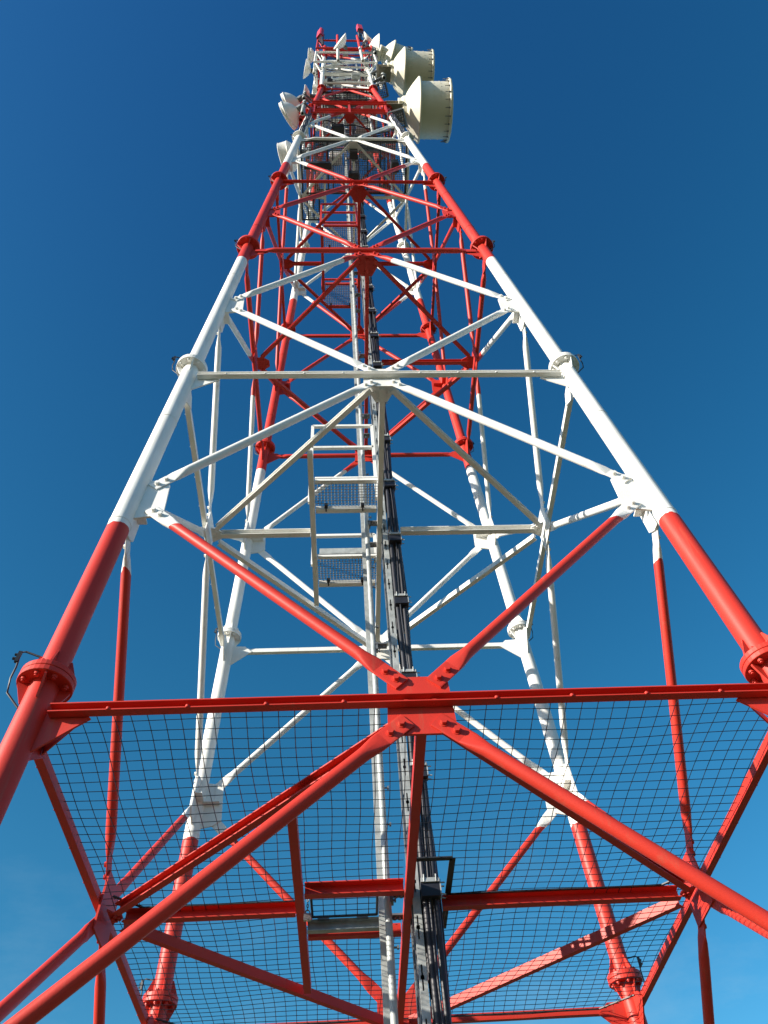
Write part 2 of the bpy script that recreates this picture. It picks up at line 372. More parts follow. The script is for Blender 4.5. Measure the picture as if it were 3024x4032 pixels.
# plan bracing: diamond between the face middles plus beams beside the ladder shaft
BX0, BX1 = -0.69, -0.02
def lbeam(m, p0, p1, inward, prof=ANG):
    m.beam(p0, p1, prof, -V(inward).normalized(), (0, 0, 1))
for i in range(6):
    z = LV[i] - DM - 0.05; w = wid(z) - 0.03
    mids = [V((0, -w, z)), V((w, 0, z)), V((0, w, z)), V((-w, 0, z))]
    for k in range(4):
        a, b = mids[k], mids[(k + 1) % 4]; d = (b - a).normalized()
        m = MB(); inn = -(a + b) / 2; inn.z = 0
        m.beam(a + d * 0.12, b - d * 0.12, channel(0.07, 0.05), -inn.normalized(), (0, 0, 1)); m.obj('plan_brace', PAINT, tower)
    for k in range(4):
        gk = (0.45 if i == 0 else 0.7 if i == 1 else 1.0) * (1.0 if k == 0 else 0.62)
        m = MB(); c = mids[k]; n = V((c.x, c.y, 0)).normalized(); t = V((-n.y, n.x, 0)); zz = V((0, 0, 0.004))
        s_ = 0.10
        m.plate([c + zz + t * s_, c + zz + t * s_ * 1.6 * gk - n * 0.16 * gk, c + zz + t * s_ * .8 * gk - n * 0.30 * gk, c + zz - t * s_ * .8 * gk - n * 0.30 * gk, c + zz - t * s_ * 1.6 * gk - n * 0.16 * gk, c + zz - t * s_], (0, 0, 1), 0.012)
        for q in ((0.1, -0.15), (-0.1, -0.15), (0.03, -0.24), (-0.03, -0.24), (0, -0.08)):
            m.bolt(c + t * q[0] * gk + n * q[1] * gk - V((0, 0, 0.002)), (0, 0, -1), 0.013, 0.014)
        m.obj('plan_gusset', PAINT, tower)
    # beams in y beside the shaft
    yb = w - abs(BX0) - 0.08
    m = MB(); m.beam((BX1, -w + 0.05, z), (BX1, w - 0.05, z), channel(0.07, 0.055), (1, 0, 0), (0, 0, 1)); 
    m.obj('shaft_beam', PAINT, tower)
    if i != 2:
        m = MB(); m.beam((BX0, -yb, z), (BX0, yb, z), channel(0.07, 0.055), (-1, 0, 0), (0, 0, 1)); m.obj('shaft_beam', PAINT, tower)
        m = MB(); m.beam((-w + 0.10, 0.02, z), (BX0 - 0.06, 0.02, z), channel(0.08, 0.06), (0, -1, 0), (0, 0, 1)); m.obj('cross_beam', PAINT, tower)
    m = MB(); m.beam((0.24, 0.02, z), (w - 0.10, 0.02, z), channel(0.08, 0.06), (0, -1, 0), (0, 0, 1)); m.obj('cross_beam', PAINT, tower)
m = MB(); m.beam((BX0 + 0.01, -0.215, LV[0] - DM - .05), (BX1 - 0.01, -0.215, LV[0] - DM - .05), channel(0.085, 0.06), (0, -1, 0), (0, 0, 1))
m.obj('cross_beam', PAINT, tower)
m = MB(); m.beam((BX0 + 0.01, 0.315, LV[0] - DM - .05), (BX1 - 0.01, 0.315, LV[0] - DM - .05), channel(0.07, 0.055), (0, 1, 0), (0, 0, 1))
m.obj('cross_beam', PAINT, tower)
m = MB(); m.beam((BX0 + 0.01, 0.255, LV[0] - DM - .055), (BX1 - 0.16, 0.255, LV[0] - DM - .055), channel(0.075, 0.05), (0, -1, 0), (0, 0, 1))
m.obj('cross_beam', GALV, tower, 'grey galvanised bar behind the ladder hatch')

# straight upper mast
MZ = [30.15, 32.45, 34.3, 36.4, 38.4, 40.2, TOP - 0.1]
for j, z in enumerate(MZ):
    for fi in range(4):
        m = MB(); w = wid(z); m.tube(fp(fi, -w + 0.08, z, -0.02), fp(fi, w - 0.08, z, -0.02), 0.036, 10)
        m.obj('mast_beam', PAINT, tower)
    z0 = LV[6] if j == 0 else MZ[j - 1]
    for fi in range(4):
        m = MB(); w = wid(z); a, b = (z0 + 0.2, z - 0.2) if j % 2 else (z - 0.2, z0 + 0.2)
        m.tube(fp(fi, -w + 0.09, a), fp(fi, w - 0.09, b), 0.042, 12); m.obj('mast_brace', PAINT, tower)
    if j in (0, 1):
        for fi in range(4):
            for dz in (0.45, 0.22):
                m = MB(); m.beam(fp(fi, -wid(z) + 0.09, z - dz, -.03), fp(fi, wid(z) - 0.09, z - dz, -.03), channel(0.05, 0.05), fn(fi, z), (0, 0, 1)); m.obj('mast_beam', PAINT, tower)

# ------------------------------------------------------------------ climbing ladder and cable ladder in the shaft
LX = -0.135
ladder = thing('climbing_ladder', (LX, 0.0, GROUND), 'grey galvanised climbing ladder running up the middle of the tower left of the cables', 'ladder')
m = MB(); m.beam((LX - 0.022, 0.17, GROUND), (LX - 0.022, 0.17, 40), [(-0.03, -0.02), (0.03, -0.02), (0.03, 0.02), (-0.03, 0.02)], (1, 0, 0), (0, 1, 0)); m.obj('stile', GALV, ladder)
m = MB(); m.tube((LX, -0.12, GROUND), (LX, -0.12, 40), 0.024, 14); m.obj('stile', GALV, ladder)
m = MB(); z = GROUND + 0.3
while z < 39.8: m.tube((LX, -0.12, z), (LX, 0.17, z), 0.011, 6); z += 0.28
o = m.obj('rungs', GALV, ladder); o['kind'] = 'stuff'
z = GROUND + 0.5; k = 0
while z < 30:
    m = MB(); m.tube((LX + 0.02, -0.12, z), (LX + 0.055, -0.12, z), 0.006, 6); m.box((LX + 0.05, -0.12, z), (0.006, 0.012, 0.010)); z += 0.55 if k % 2 else 0.30; k += 1
    m.obj('clip_bolt', GALD, ladder)
for z in [v - DM - 0.05 for v in LV[:6]] + [2.0, 6.2, 10.6]:
    for y in (-0.11, 0.19):
        m = MB(); m.box(((LX + BX1) / 2 + 0.01, y, z + 0.02), (0.055, 0.035, 0.006)); m.bolt(((LX + BX1) / 2, y, z + 0.014), (0, 0, -1), 0.014, 0.016)
        m.bolt(((LX + BX1) / 2 + .035, y, z + 0.014), (0, 0, -1), 0.014, 0.016)
        m.box((LX + 0.03, y, z), (0.01, 0.03, 0.04))
        m.obj('bracket', GALD, ladder)
tray = thing('cable_ladder', (0.08, 0.0, GROUND), 'long galvanised cable ladder beside the climbing ladder, with black clamps', 'cable ladder')
for y, sgn in ((-0.16, 1), (0.24, -1)):
    m = MB(); m.beam((0.055, y, GROUND + 0.2), (0.055, y, 39), channel(0.05, 0.035, 0.004), (sgn * 0, sgn, 0), (1, 0, 0)); m.obj('rail', GALV, tray)
m = MB(); z = GROUND + 0.4; k = 0
while z < 39:
    m.box((0.05, 0.04, z), (0.005, 0.20, 0.075)); m.box((0.05, 0.04, z), (0.012, 0.20, 0.012)); z += 0.30; k += 1
m.obj('rungs', GALD, tray)
for y in (-0.05, 0.14):
    m = MB(); m.beam((0.030, y, GROUND + 0.2), (0.030, y, 39), [(-0.004, -0.025), (0.004, -0.025), (0.004, 0.025), (-0.004, 0.025)], (1, 0, 0), (0, 1, 0)); m.obj('rail', GALD, tray)
CLZ = [-3.3, -2.25, -1.25, -0.28, 0.62, 1.55, 2.5, 3.45, 4.45, 5.45, 6.5, 7.55, 8.6, 9.6, 10.7, 11.8, 12.9, 14.0, 15.1, 16.3, 17.5]
for z in CLZ:
    m = MB(); m.box((0.147, -0.19, z), (0.062, 0.05, 0.06)); m.box((0.147, 0.02, z), (0.055, 0.15, 0.03))
    o = m.obj('cable_clamp', BLK, tray)
    c = MB(); c.box((0.147, -0.246, z + 0.042), (0.062, 0.006, 0.014)); c.box((0.213, -0.20, z), (0.004, 0.04, 0.05))
    for dy in (-0.03, 0.02):
        c.tube((0.19, -0.2 + dy, z + 0.03), (0.245, -0.2 + dy, z + 0.03), 0.005, 6); c.tube((0.19, -0.2 + dy, z - 0.04), (0.245, -0.2 + dy, z - 0.05), 0.005, 6)
    for dx in (-0.04, 0.04): c.tube((0.147 + dx, -0.25, z + 0.03), (0.147 + dx, -0.258, z + 0.075), 0.005, 6)
    c.obj('clamp_cover', GALV, o)
CB = [(0.115, -0.18, 0.021, 'thick black feeder cable nearest the cable ladder rail'), (0.180, -0.18, 0.022, 'thick black feeder cable farthest right of the bundle'),
      (0.148, -0.10, 0.012, 'thin black cable between the two thick feeder cables'), (0.115, 0.02, 0.018, 'black cable behind the left thick feeder on the cable ladder'),
      (0.172, 0.06, 0.016, 'black cable behind the right thick feeder on the cable ladder'), (0.145, 0.13, 0.010, 'thin black cable deepest in the bundle on the cable ladder'),
      (0.15, -0.215, 0.007, 'thinnest black cable strapped on the front of the two thick feeders'), (0.205, -0.06, 0.008, 'thin black cable on the outer right side of the bundle'), (0.09, -0.06, 0.009, 'thin black cable tucked against the cable ladder rungs')]
for x, y, r, lb in CB:
    m = MB(); pts = []; z = GROUND + 0.1; k = 0
    while z < 36:
        wob = 0.006 if r > 0.018 else 0.016; pts.append((x + wob * math.sin(z * 2.1 + x * 40), y + wob * math.cos(z * 1.7 + y * 30), z)); z += 0.45
    m.poly(pts, r, 8); tag(m.obj('feeder_cable', BLK), lb, 'cable', 'black feeder cables up the tower shaft')

# ------------------------------------------------------------------ mesh screens, hatch, padlock at the first level
zA = LV[0] - DM - 0.002
def inA(a, b):       # local to (-2,-2)
    x, y = a - 2.03, b - 2.03
    if abs(x) + abs(y) > 3.78 or abs(x) > 2.012 or y > 1.99 or y < -2.01: return False
    if BX0 - 0.0 < x < BX1 and -0.215 < y < 0.30: return False
    if -0.03 < x < 0.27 and -0.50 < y < 0.42: return False
    return True
def screen(front):
    lb = 'wide square wire mesh screen between the front beam and the cross beams' if front else 'square wire mesh screen behind the cross beams at the back of the tower'
    t = thing('mesh_screen', (0, -1 if front else 1, zA), lb, 'mesh screen', 'mesh screens of the lowest level')
    m = MB(); C = 0.0855
    m.grid((-2.03, -2.03, zA), (1, 0, 0), (0, 1, 0), 4.06, 4.06, C, 0.0025, 0.014, sag=0.016, seg=4,
           inside=lambda a, b: inA(a, b) and ((b - 2.03 <= 0.0) if front else (b - 2.03 > -0.02)))
    m.obj('wire_mesh', WIRE, t)
    r = MB(); z = zA
    loops = [[(-1.76, -0.035), (BX0 - 0.05, -0.035)], [(-1.93, -0.2), (-1.76, -0.035)], [(1.93, -0.2), (1.76, -0.045), (0.28, -0.045), (0.28, -0.5), (0.0, -0.5)]] if front else \
            [[(-1.95, 1.72), (-1.70, 1.96), (1.70, 1.96), (1.95, 1.72)], [(0.28, 0.1), (0.28, 0.43)]]
    for sx in ((-1, 1) if front else ()):
        c_ = MB(); ys = -1 if front else 1
        c_.beam((sx * 1.76, ys * 2.0, z - 0.03), (sx * 2.0, ys * 1.76, z - 0.03), [(-0.004, -0.03), (0.004, -0.03), (0.004, 0.03), (-0.004, 0.03)], V((0.27 * ys, -sx * 0.22 * ys * 1.0, 0)).normalized(), (0, 0, 1))
        c_.obj('corner_bar', REDM, t)
    for lp in loops:
        r = MB()
        for a, b in zip(lp[:-1], lp[1:]):
            d = (V((*b, 0)) - V((*a, 0))).normalized(); s_ = V((-d.y, d.x, 0))
            r.beam((*a, z - 0.008), (*b, z - 0.008), [(-0.009, -0.004), (0.009, -0.004), (0.009, 0.004), (-0.009, 0.004)] if not (abs(a[0] - 0.14) < 0.15 and abs(b[0] - 0.14) < 0.15) else [(-0.02, -0.004), (0.02, -0.004), (0.02, 0.004), (-0.02, 0.004)], s_, (0, 0, 1))
        r.obj('rim', DARK, t)
screen(True); screen(False)
hz = LV[0] - DM - 0.01
t = thing('ladder_hatch', (-0.42, 0.02, hz), 'small hinged wire mesh hatch beside the climbing ladder', 'hatch')
m = MB()
x0, x1, y0, y1 = -0.645, -0.20, -0.20, 0.19
for a, b in (((x0, y0), (x1, y0)), ((x1, y0), (x1, y1)), ((x1, y1), (x0, y1)), ((x0, y1), (x0, y0))): m.tube((*a, hz), (*b, hz), 0.009, 8)
m.obj('frame', DARK, t)
m = MB(); m.grid((x0, y0, hz), (1, 0, 0), (0, 1, 0), x1 - x0, y1 - y0, 0.0775, 0.0028); m.obj('wire_mesh', WIRE, t)
for x in (-0.57, -0.30):
    m = MB(); m.box((x, 0.20, hz - 0.01), (0.04, 0.012, 0.008)); m.tube((x - 0.04, 0.205, hz - 0.012), (x + 0.04, 0.205, hz - 0.012), 0.008, 8); m.obj('hinge', GALD, t)
t = thing('padlock', (-0.655, -0.05, hz - 0.16), 'small grey steel padlock hanging from a chain at the ladder hatch', 'padlock')
m = MB(); c = V((-0.668, -0.045, hz - 0.115)); m.lathe(c, (0, 1, 0), [(0, -0.012), (0.022, -0.012), (0.026, -0.009), (0.026, 0.009), (0.022, 0.012), (0, 0.012)], 4, False); m.box(c, (0.024, 0.011, 0.022)); m.obj('body', BRASS, t)
m = MB(); m.poly([c + V((0.016 * math.cos(a), 0, 0.02 + 0.028 * math.sin(a))) for a in [math.pi * k / 8 for k in range(9)]], 0.004, 6)
for k in range(4): m.poly([c + V((0.006 * math.cos(a) * (k % 2), 0.006 * math.cos(a) * (1 - k % 2), 0.055 + k * 0.02 + 0.013 * math.sin(a))) for a in [6.2832 * j / 8 for j in range(9)]], 0.003, 5)
m.obj('shackle', GALV, t)

# ------------------------------------------------------------------ rest platforms beside the ladder
def rest_platform(z, y0, y1, rail_y, zr, lb, rails=(0.55, 1.02), lm=PAINT, kick=None):
    t = thing('rest_platform', ((BX0 + BX1) / 2, (y0 + y1) / 2, z), lb, 'platform', 'mesh rest platforms beside the ladder')
    f = MB(); kh = 0.03 if kick else 0.07
    f.beam((BX0 + 0.01, y1, z - 0.01), (BX1 - 0.01, y1, z - 0.01), channel(0.06, 0.055), (0, 1, 0), (0, 0, 1)); f.obj('frame', lm, t); f = MB()
    f.beam((BX0 + 0.01, y0, z - 0.01), (BX1 - 0.01, y0, z - 0.01), [(0, 0), (0.04, 0), (0.04, 0.006), (0.006, 0.006), (0.006, kh), (0, kh)], (0, 1, 0), (0, 0, 1))
    f.obj('frame', lm, t)
    m = MB(); m.grid((BX0, y0, z + 0.03), (1, 0, 0), (0, 1, 0), BX1 - BX0, y1 - y0, 0.036, 0.0042); m.obj('mesh_floor', WIRM, t)
    for x in (BX0 + 0.12, BX1 - 0.16):
        m = MB(); m.box((x, y1 - 0.035, z - 0.025), (0.018, 0.02, 0.022)); m.tube((x, y1 - 0.03, z - 0.05), (x, y1 + 0.01, z - 0.07), 0.008, 8); m.obj('clip', DARK, t)
    m = MB(); sq = [(-0.018, -0.018), (0.018, -0.018), (0.018, 0.018), (-0.018, 0.018)]
    px = BX0 - 0.055
    m.beam((px, rail_y, z - 0.03), (px, rail_y, z + rails[-1]), sq, (1, 0, 0), (0, 1, 0))
    m.box((px, rail_y, z - 0.031), (0.011, 0.011, 0.0015))
    for h in rails: m.beam((px, rail_y, z + h), (BX1 + 0.0, rail_y, z + h), sq, (0, 1, 0), (0, 0, 1))
    m.beam((BX1, rail_y, z + 0.02), (BX1, rail_y, z + rails[-1]), sq, (1, 0, 0), (0, 1, 0))
    m.obj('handrail', lm, t)
    if kick:
        m = MB(); m.box(((BX0 + BX1) / 2, y0 + 0.01, z + 0.09), (0.31, 0.004, 0.05)); m.obj('kick_plate', kick, t)
zB = LV[1] - DM - 0.03; zD = LV[3] - DM - 0.03
rest_platform(zB, -0.69, -0.34, -0.42, 0, 'upper one of the two white mesh rest platforms, nearer the front beam', (1.07, 1.57))
rest_platform(zB, 0.34, 0.72, 0.45, 0, 'lower one of the two white mesh rest platforms, with a grey kick plate', (0.5,), kick=GALV)
rest_platform(zD, -0.76, -0.33, -0.72, 0, 'red mesh rest platform high in the shaft, nearer the front', (0.30, 1.0, 1.63), REDM)
rest_platform(zD, 0.40, 0.86, 0.50, 0, 'red mesh rest platform high in the shaft, farther back', (0.5,), REDM)

# ------------------------------------------------------------------ equipment floors high up
def floor(z, x0, x1, y0, y1, lb, cell=0.05, hole=True):
    t = thing('mesh_floor', ((x0 + x1) / 2, (y0 + y1) / 2, z), lb, 'mesh floor', 'mesh floors under the antennas')
    m = MB()
    m.grid((x0, y0, z), (1, 0, 0), (0, 1, 0), x1 - x0, y1 - y0, cell, 0.0055, inside=(lambda a, b: not (BX0 < a + x0 < -0.1 and -0.3 < b + y0 < 0.3)) if hole else None)
    m.obj('wire_mesh', WIRG, t)
    m = MB()
    for a, b in (((x0, y0), (x1, y0)), ((x1, y0), (x1, y1)), ((x1, y1), (x0, y1)), ((x0, y1), (x0, y0))): m.tube((*a, z - 0.02), (*b, z - 0.02), 0.022, 6)
    n = 4
    for k in range(1, n): x = x0 + (x1 - x0) * k / n; m.tube((x, y0, z - 0.02), (x, y1, z - 0.02), 0.018, 6)
    m.obj('rim', DARK, t)
zE = LV[4] - DM; zF = LV[5] - DM; zG = LV[6] - DM
floor(zE, -1.27, 1.30, -1.30, -0.10, 'front mesh floor above the white beam below the lowest antennas')
floor(zE + 0.01, -1.30, -0.72, -0.05, 0.55, 'small left mesh floor beside the shaft at the white junctions')
floor(zF, -1.07, 1.07, -1.07, 1.10, 'full width mesh floor inside the red antenna level')
floor(zG, -0.86, 0.86, -0.86, 0.86, 'mesh floor at the foot of the straight white mast')
floor(33.0, -0.84, 0.84, -0.84, 0.84, 'mesh floor halfway up the straight white mast')
floor(38.0, -0.84, 0.84, -0.84, 0.84, 'highest mesh floor inside the red mast top')

# railing frames round the red level F
t = thing('guard_railing', (0, -1.25, LV[5]), 'red double railing frame round the antenna level', 'railing')
for z, y, h in ((21.75, -1.22, 0.06), (22.1, -1.22, 0.05), (23.0, -1.25, 0.06), (23.35, -1.25, 0.05)):
    m = MB(); m.beam((-1.12, y, z), (1.12, y, z), channel(h + 0.02, 0.05), (0, -1, 0), (0, 0, 1)); m.obj('rail', REDM, t)
    for sx in (-1, 1):
        m = MB(); m.beam((sx * 1.28, -1.1, z + .1), (sx * 1.28, 1.1, z + .1), channel(h, 0.05), (sx, 0, 0), (0, 0, 1)); m.obj('rail', REDM, t)
for x in (-1.05, -0.02, 1.05):
    m = MB(); m.beam((x, -1.24, 21.7), (x, -1.24, 23.4), [(-0.03, -0.03), (0.03, -0.03), (0.03, 0.03), (-0.03, 0.03)], (1, 0, 0), (0, 1, 0)); m.obj('post', REDM, t)
t = thing('mount_frame', (-1.35, -0.9, 22.5), 'red outboard mounting frame left of the front left leg, beside the twin dishes', 'mounting frame')
for z in (22.6, 24.3, 25.6):
    m = MB(); m.beam((-1.50, -0.95, z), (-1.0, -0.95, z), channel(0.14, 0.08), (0, -1, 0), (0, 0, 1)); m.obj('arm', REDM, t)
    m = MB(); m.beam((-1.46, -1.1, z + .1), (-1.46, -0.3, z + .1), channel(0.12, 0.07), (-1, 0, 0), (0, 0, 1)); m.obj('arm', REDM, t)
for y in (-1.0, -0.4):
    m = MB(); m.pipe((-1.44, y, 22.0), (-1.44, y, 26.3), 0.055); m.obj('pipe', REDM, t)

# head frames at the mast top
def head_frame(z0, z1, lb, yo=-1.25, xo=1.25):
    t = thing('antenna_frame', (0, 0, z0), lb, 'antenna frame', 'square antenna frames round the mast')
    for z in (z0, z1):
        m = MB(); r = 0.042
        m.tube((-xo, yo, z), (xo, yo, z), r, 10); m.obj('rail', PAINT, t)
        for sx in (-1, 1):
            m = MB(); m.tube((sx * xo, -xo + 0.06, z), (sx * xo, xo, z), r, 10); m.obj('rail', PAINT, t)
            m = MB(); m.tube((sx * (xo - .02), -xo + 0.02, z - 0.02), (sx * 0.95, -0.95, z - 0.9), 0.03, 8); m.obj('strut', PAINT, t)
        m = MB(); m.tube((-xo, xo, z), (xo, xo, z), r, 10); m.obj('rail', PAINT, t)
    for sx in (-1, 1):
        for sy in (-1, 1):
            m = MB(); m.tube((sx * xo, sy * xo, z0 - 0.1), (sx * xo, sy * xo, z1 + 0.1), 0.04, 10); m.obj('post', PAINT, t)
            m = MB(); m.tube((sx * xo, sy * xo, z0), (sx * 0.92, sy * 0.92, z0), 0.035, 8); m.obj('strut', PAINT, t)
head_frame(32.9, 36.2, 'white square antenna frame of pipes round the upper mast')
head_frame(37.75, 41.0, 'red square antenna frame of pipes round the mast top')
for x, lb in ((-0.30, 'long mounting pipe at the front of the mast holding the upturned dish'), (0.68, 'long empty mounting pipe at the front of the mast')):
    m = MB(); m.pipe((x, -1.34, 32.6), (x, -1.34, 42.3), 0.062); tag(m.obj('mounting_pipe', PAINT), lb, 'pipe', 'front mounting pipes of the mast')

# ------------------------------------------------------------------ antennas
def dish(c, az, R, lb, depth=0.26, shroud=0.0, dome=0.10, pole=None, mtl=RAD, cat='dish antenna', grp='small round dish antennas', elev=0):
    """microwave dish: axis points to azimuth az; convex back, flat or domed radome"""
    a = V((math.cos(az), math.sin(az), elev)).normalized(); c = V(c)
    t = thing('dish_antenna', c, lb, cat, grp)
    m = MB(); prof = [(0.10 * R, -depth * R * 2.1), (0.24 * R, -depth * R * 2.05)]
    for k in range(9):
        q = 0.24 + 0.76 * k / 8; prof.append((q * R, -depth * R * 2.0 * (1 - q * q)))
    prof += [(R * 1.02, 0), (R * 1.02, 0.02 + 0.01 * R), (R * 0.99, 0.03 + 0.01 * R)]
    m.lathe(c, a, prof, 40, True); m.obj('reflector', mtl, t)
    m = MB(); h0 = 0.02
    if shroud:
        m.lathe(c, a, [(R * 0.99, h0), (R * 0.99, shroud), (R * 1.01, shroud + 0.01), (R * 1.01, shroud + 0.03)], 40, True); m.obj('shroud', mtl, t); h0 = shroud + 0.03; m = MB()
    prof = [(R, h0)] + [(R * math.cos(k * math.pi / 12), h0 + dome * R * 2 * math.sin(k * math.pi / 12)) for k in range(1, 6)] + [(0.001, h0 + dome * R * 2)]
    m.lathe(c, a, prof, 40, True); m.obj('radome', mtl, t)
    m = MB(); b = c - a * (depth * R * 2.1 + 0.06); m.tube(b - a * 0.06, b + a * 0.07, 0.09, 14); m.box(b - a * 0.05, (0.07, 0.07, 0.11), a); m.obj('mount', GALD, t)
    if pole:
        pp = b - a * 0.15
        p = MB(); p.pipe(pp + V((0, 0, pole[0])), pp + V((0, 0, pole[1])), 0.055); p.obj('mount_pipe', GALV, t)
        for h in (-0.16, 0.16):
            p = MB(); p.box(pp + V((0, 0, h)), (0.075, 0.075, 0.025), a); p.obj('clamp', GALD, t)
        if len(pole) > 2:
            p = MB()
            for h in (pole[0] + 0.25, pole[1] - 0.25): p.tube(pp + V((0, 0, h)), V(pole[2]) + V((0, 0, pp.z + h - pole[2][2])), 0.035, 8)
            p.obj('mount_arm', GALD, t)
    return t
D2 = math.radians
def drum(c, az, R, ln, lb, hub=0.40, cone=0.42, pole=None, plates=True):
    a = V((math.cos(az), math.sin(az), 0)); c = V(c); u, w = perp(a)
    t = thing('drum_antenna', c, lb, 'drum antenna', 'large cream drum antennas')
    m = MB(); pr = [(0.0, -cone - 0.10), (hub * 0.9, -cone - 0.10), (hub, -cone - 0.05), (hub, -cone + 0.02)]
    for q in range(1, 7):
        e = hub + (R - hub) * q / 6; pr.append((e, -0.04 - (cone - 0.06) * (1 - (q / 6) ** 1.25)))
    m.lathe(c, a, pr + [(R * 1.03, -0.02), (R * 1.03, 0.03), (R * 0.87, 0.032)], 56, True)
    m.obj('reflector', DRUM, t)
    m = MB(); m.lathe(c, a, [(R * 0.885, 0.03), (R * 0.885, ln)], 56, True); 
    for k in range(28):
        an = 6.28318 * k / 28
        for h in (0.22, 0.45, 0.68): 
            q = c + a * (ln * h) + (u * math.cos(an + h) + w * math.sin(an + h)) * R * 0.885; m.tube(q, q + (q - c - a * (ln * h)).normalized() * 0.012, 0.010, 6)
    m.obj('shroud', DRUM, t)
    m = MB(); rings = []
    N = 96
    for rr, h in ((0.935, ln - 0.03), (0.975, ln - 0.02), (0.975, ln + 0.05), (0.90, ln + 0.07), (0.0, ln + 0.075)):
        rings.append([c + a * h + (u * math.cos(6.28318531 * i / N) + w * math.sin(6.28318531 * i / N)) * R * (rr + (0.022 * abs(math.sin(i * math.pi / 6)) if 0.95 < rr < 0.98 else 0)) for i in range(N)])
    m.loft(rings, True, False); m.obj('radome', DRUM, t)
    for k in range(24):
        m = MB(); an = 6.28318531 * k / 24; d = u * math.cos(an) + w * math.sin(an); q = c + d * R * 0.965
        m.tube(q + a * (ln - 0.17), q + a * (ln + 0.0), 0.010, 6); m.box(q + a * (ln - 0.03), (0.03, 0.018, 0.018), a, d)
        m.obj('tension_hook', GALD, t)
    m = MB(); b = c - a * (cone + 0.1)
    m.box(b - a * 0.05, (0.05, 0.30, 0.30), a, (-a.y, a.x, 0)); m.box(b - a * 0.14, (0.09, 0.10, 0.42), a, (-a.y, a.x, 0)); m.tube(b - a * 0.02, b - a * 0.3, 0.06, 12)
    m.obj('back_mount', DRUM, t)
    if plates:
        for dz, hx in ((0.0, 0.26), (-0.5, 0.24)):
            m = MB(); m.box(b - a * 0.24 + V((0, 0, dz)), (hx, 0.26, 0.022), a, (-a.y, a.x, 0)); m.obj('mount_plate', MPL, t)
    if pole:
        pp = b - a * 0.30
        p = MB(); p.pipe(pp + V((0, 0, pole[0])), pp + V((0, 0, pole[1])), 0.072, 18); p.obj('mount_pipe', GALV, t)
        for h in (-0.3, 0.3, pole[0] + 0.3):
            p = MB(); p.box(pp + V((0, 0, h)), (0.10, 0.09, 0.03), a); p.tube(pp + V((0, -0.1, h)), pp + V((0, 0.1, h)), 0.012, 6); p.obj('clamp', GALD, t)
        p = MB()
        for h in (pole[0] + 0.35, pole[1] - 0.3):
            q = pp + V((0, 0, h)); e = V((wid(q.z), -wid(q.z), q.z)); p.beam(q, e, [(-0.05, -0.04), (0.05, -0.04), (0.05, 0.04), (-0.05, 0.04)], (0, 1, 0), (0, 0, 1))
        p.obj('mount_arm', GALD, t)
    return t
drum((2.11, -1.04, 23.5), D2(0), 0.90, 0.90, 'lowest and nearest of the large cream drum antennas on the right', pole=(-1.3, 1.3))
drum((2.19, -1.12, 31.0), D2(2), 0.86, 1.04, 'middle one of the three large cream drum antennas on the right', pole=(-1.5, 1.3))
drum((1.99, -1.12, 36.0), D2(18), 0.66, 0.75, 'highest and smallest cream drum antenna, partly behind the middle drum', hub=0.3, cone=0.34, pole=(-0.8, 1.0), plates=False)
dish((1.60, -1.16, 39.2), D2(2), 0.56, 'white dish facing right between the mast top and the drums', 0.36, 0, 0.02, (-0.7, 0.7))
dish((1.62, -0.62, 34.5), D2(12), 0.56, 'thin white dish edge in front of the drum cones', 0.18, 0, 0.02, (-0.7, 0.7))
dish((-0.20, -1.62, 36.6), D2(222), 0.40, 'small grey dish on the front pipe of the mast, tilted to the upper left', 0.30, 0, 0.03)
dish((-1.77, -1.08, 22.3), D2(149), 0.41, 'lower of the twin white dishes facing away on the far left', 0.34, 0.07, 0.03, (-1.35, 0.6, (-1.05, -1.10, 22.5)))
dish((-1.80, -1.10, 23.8), D2(149), 0.41, 'upper of the twin white dishes facing away on the far left', 0.34, 0.07, 0.03, (-0.5, 0.6, (-1.02, -1.05, 24.2)))
dish((-1.58, -0.74, 18.6), D2(165), 0.37, 'lowest white dish with a short drum behind the front left leg', 0.34, 0.22, 0.04, (-0.7, 0.6, (-1.2, -0.8, 19.0)))
dish((-1.53, -0.74, 28.2), D2(190), 0.33, 'thin white dish beside the red frame on the left', 0.30, 0, 0.03, (-0.6, 0.6, (-0.92, -0.8, 29.0)))
dish((-1.66, -0.86, 34.0), D2(193), 0.37, 'higher white dish facing left beside the white mast', 0.30, 0, 0.03, (-0.7, 0.5, (-1.25, -0.8, 34.0)))
dish((-1.50, -0.98, 37.4), D2(185), 0.30, 'small reddish shaded dish at the left behind the higher white dish', 0.30, 0.10, 0.03, (-0.5, 0.5, (-1.25, -0.9, 37.4)))
dish((1.18, -1.50, 40.2), D2(310), 0.30, 'small dish tilted towards the right at the mast top corner', 0.30, 0, 0.03, (-0.5, 0.5))

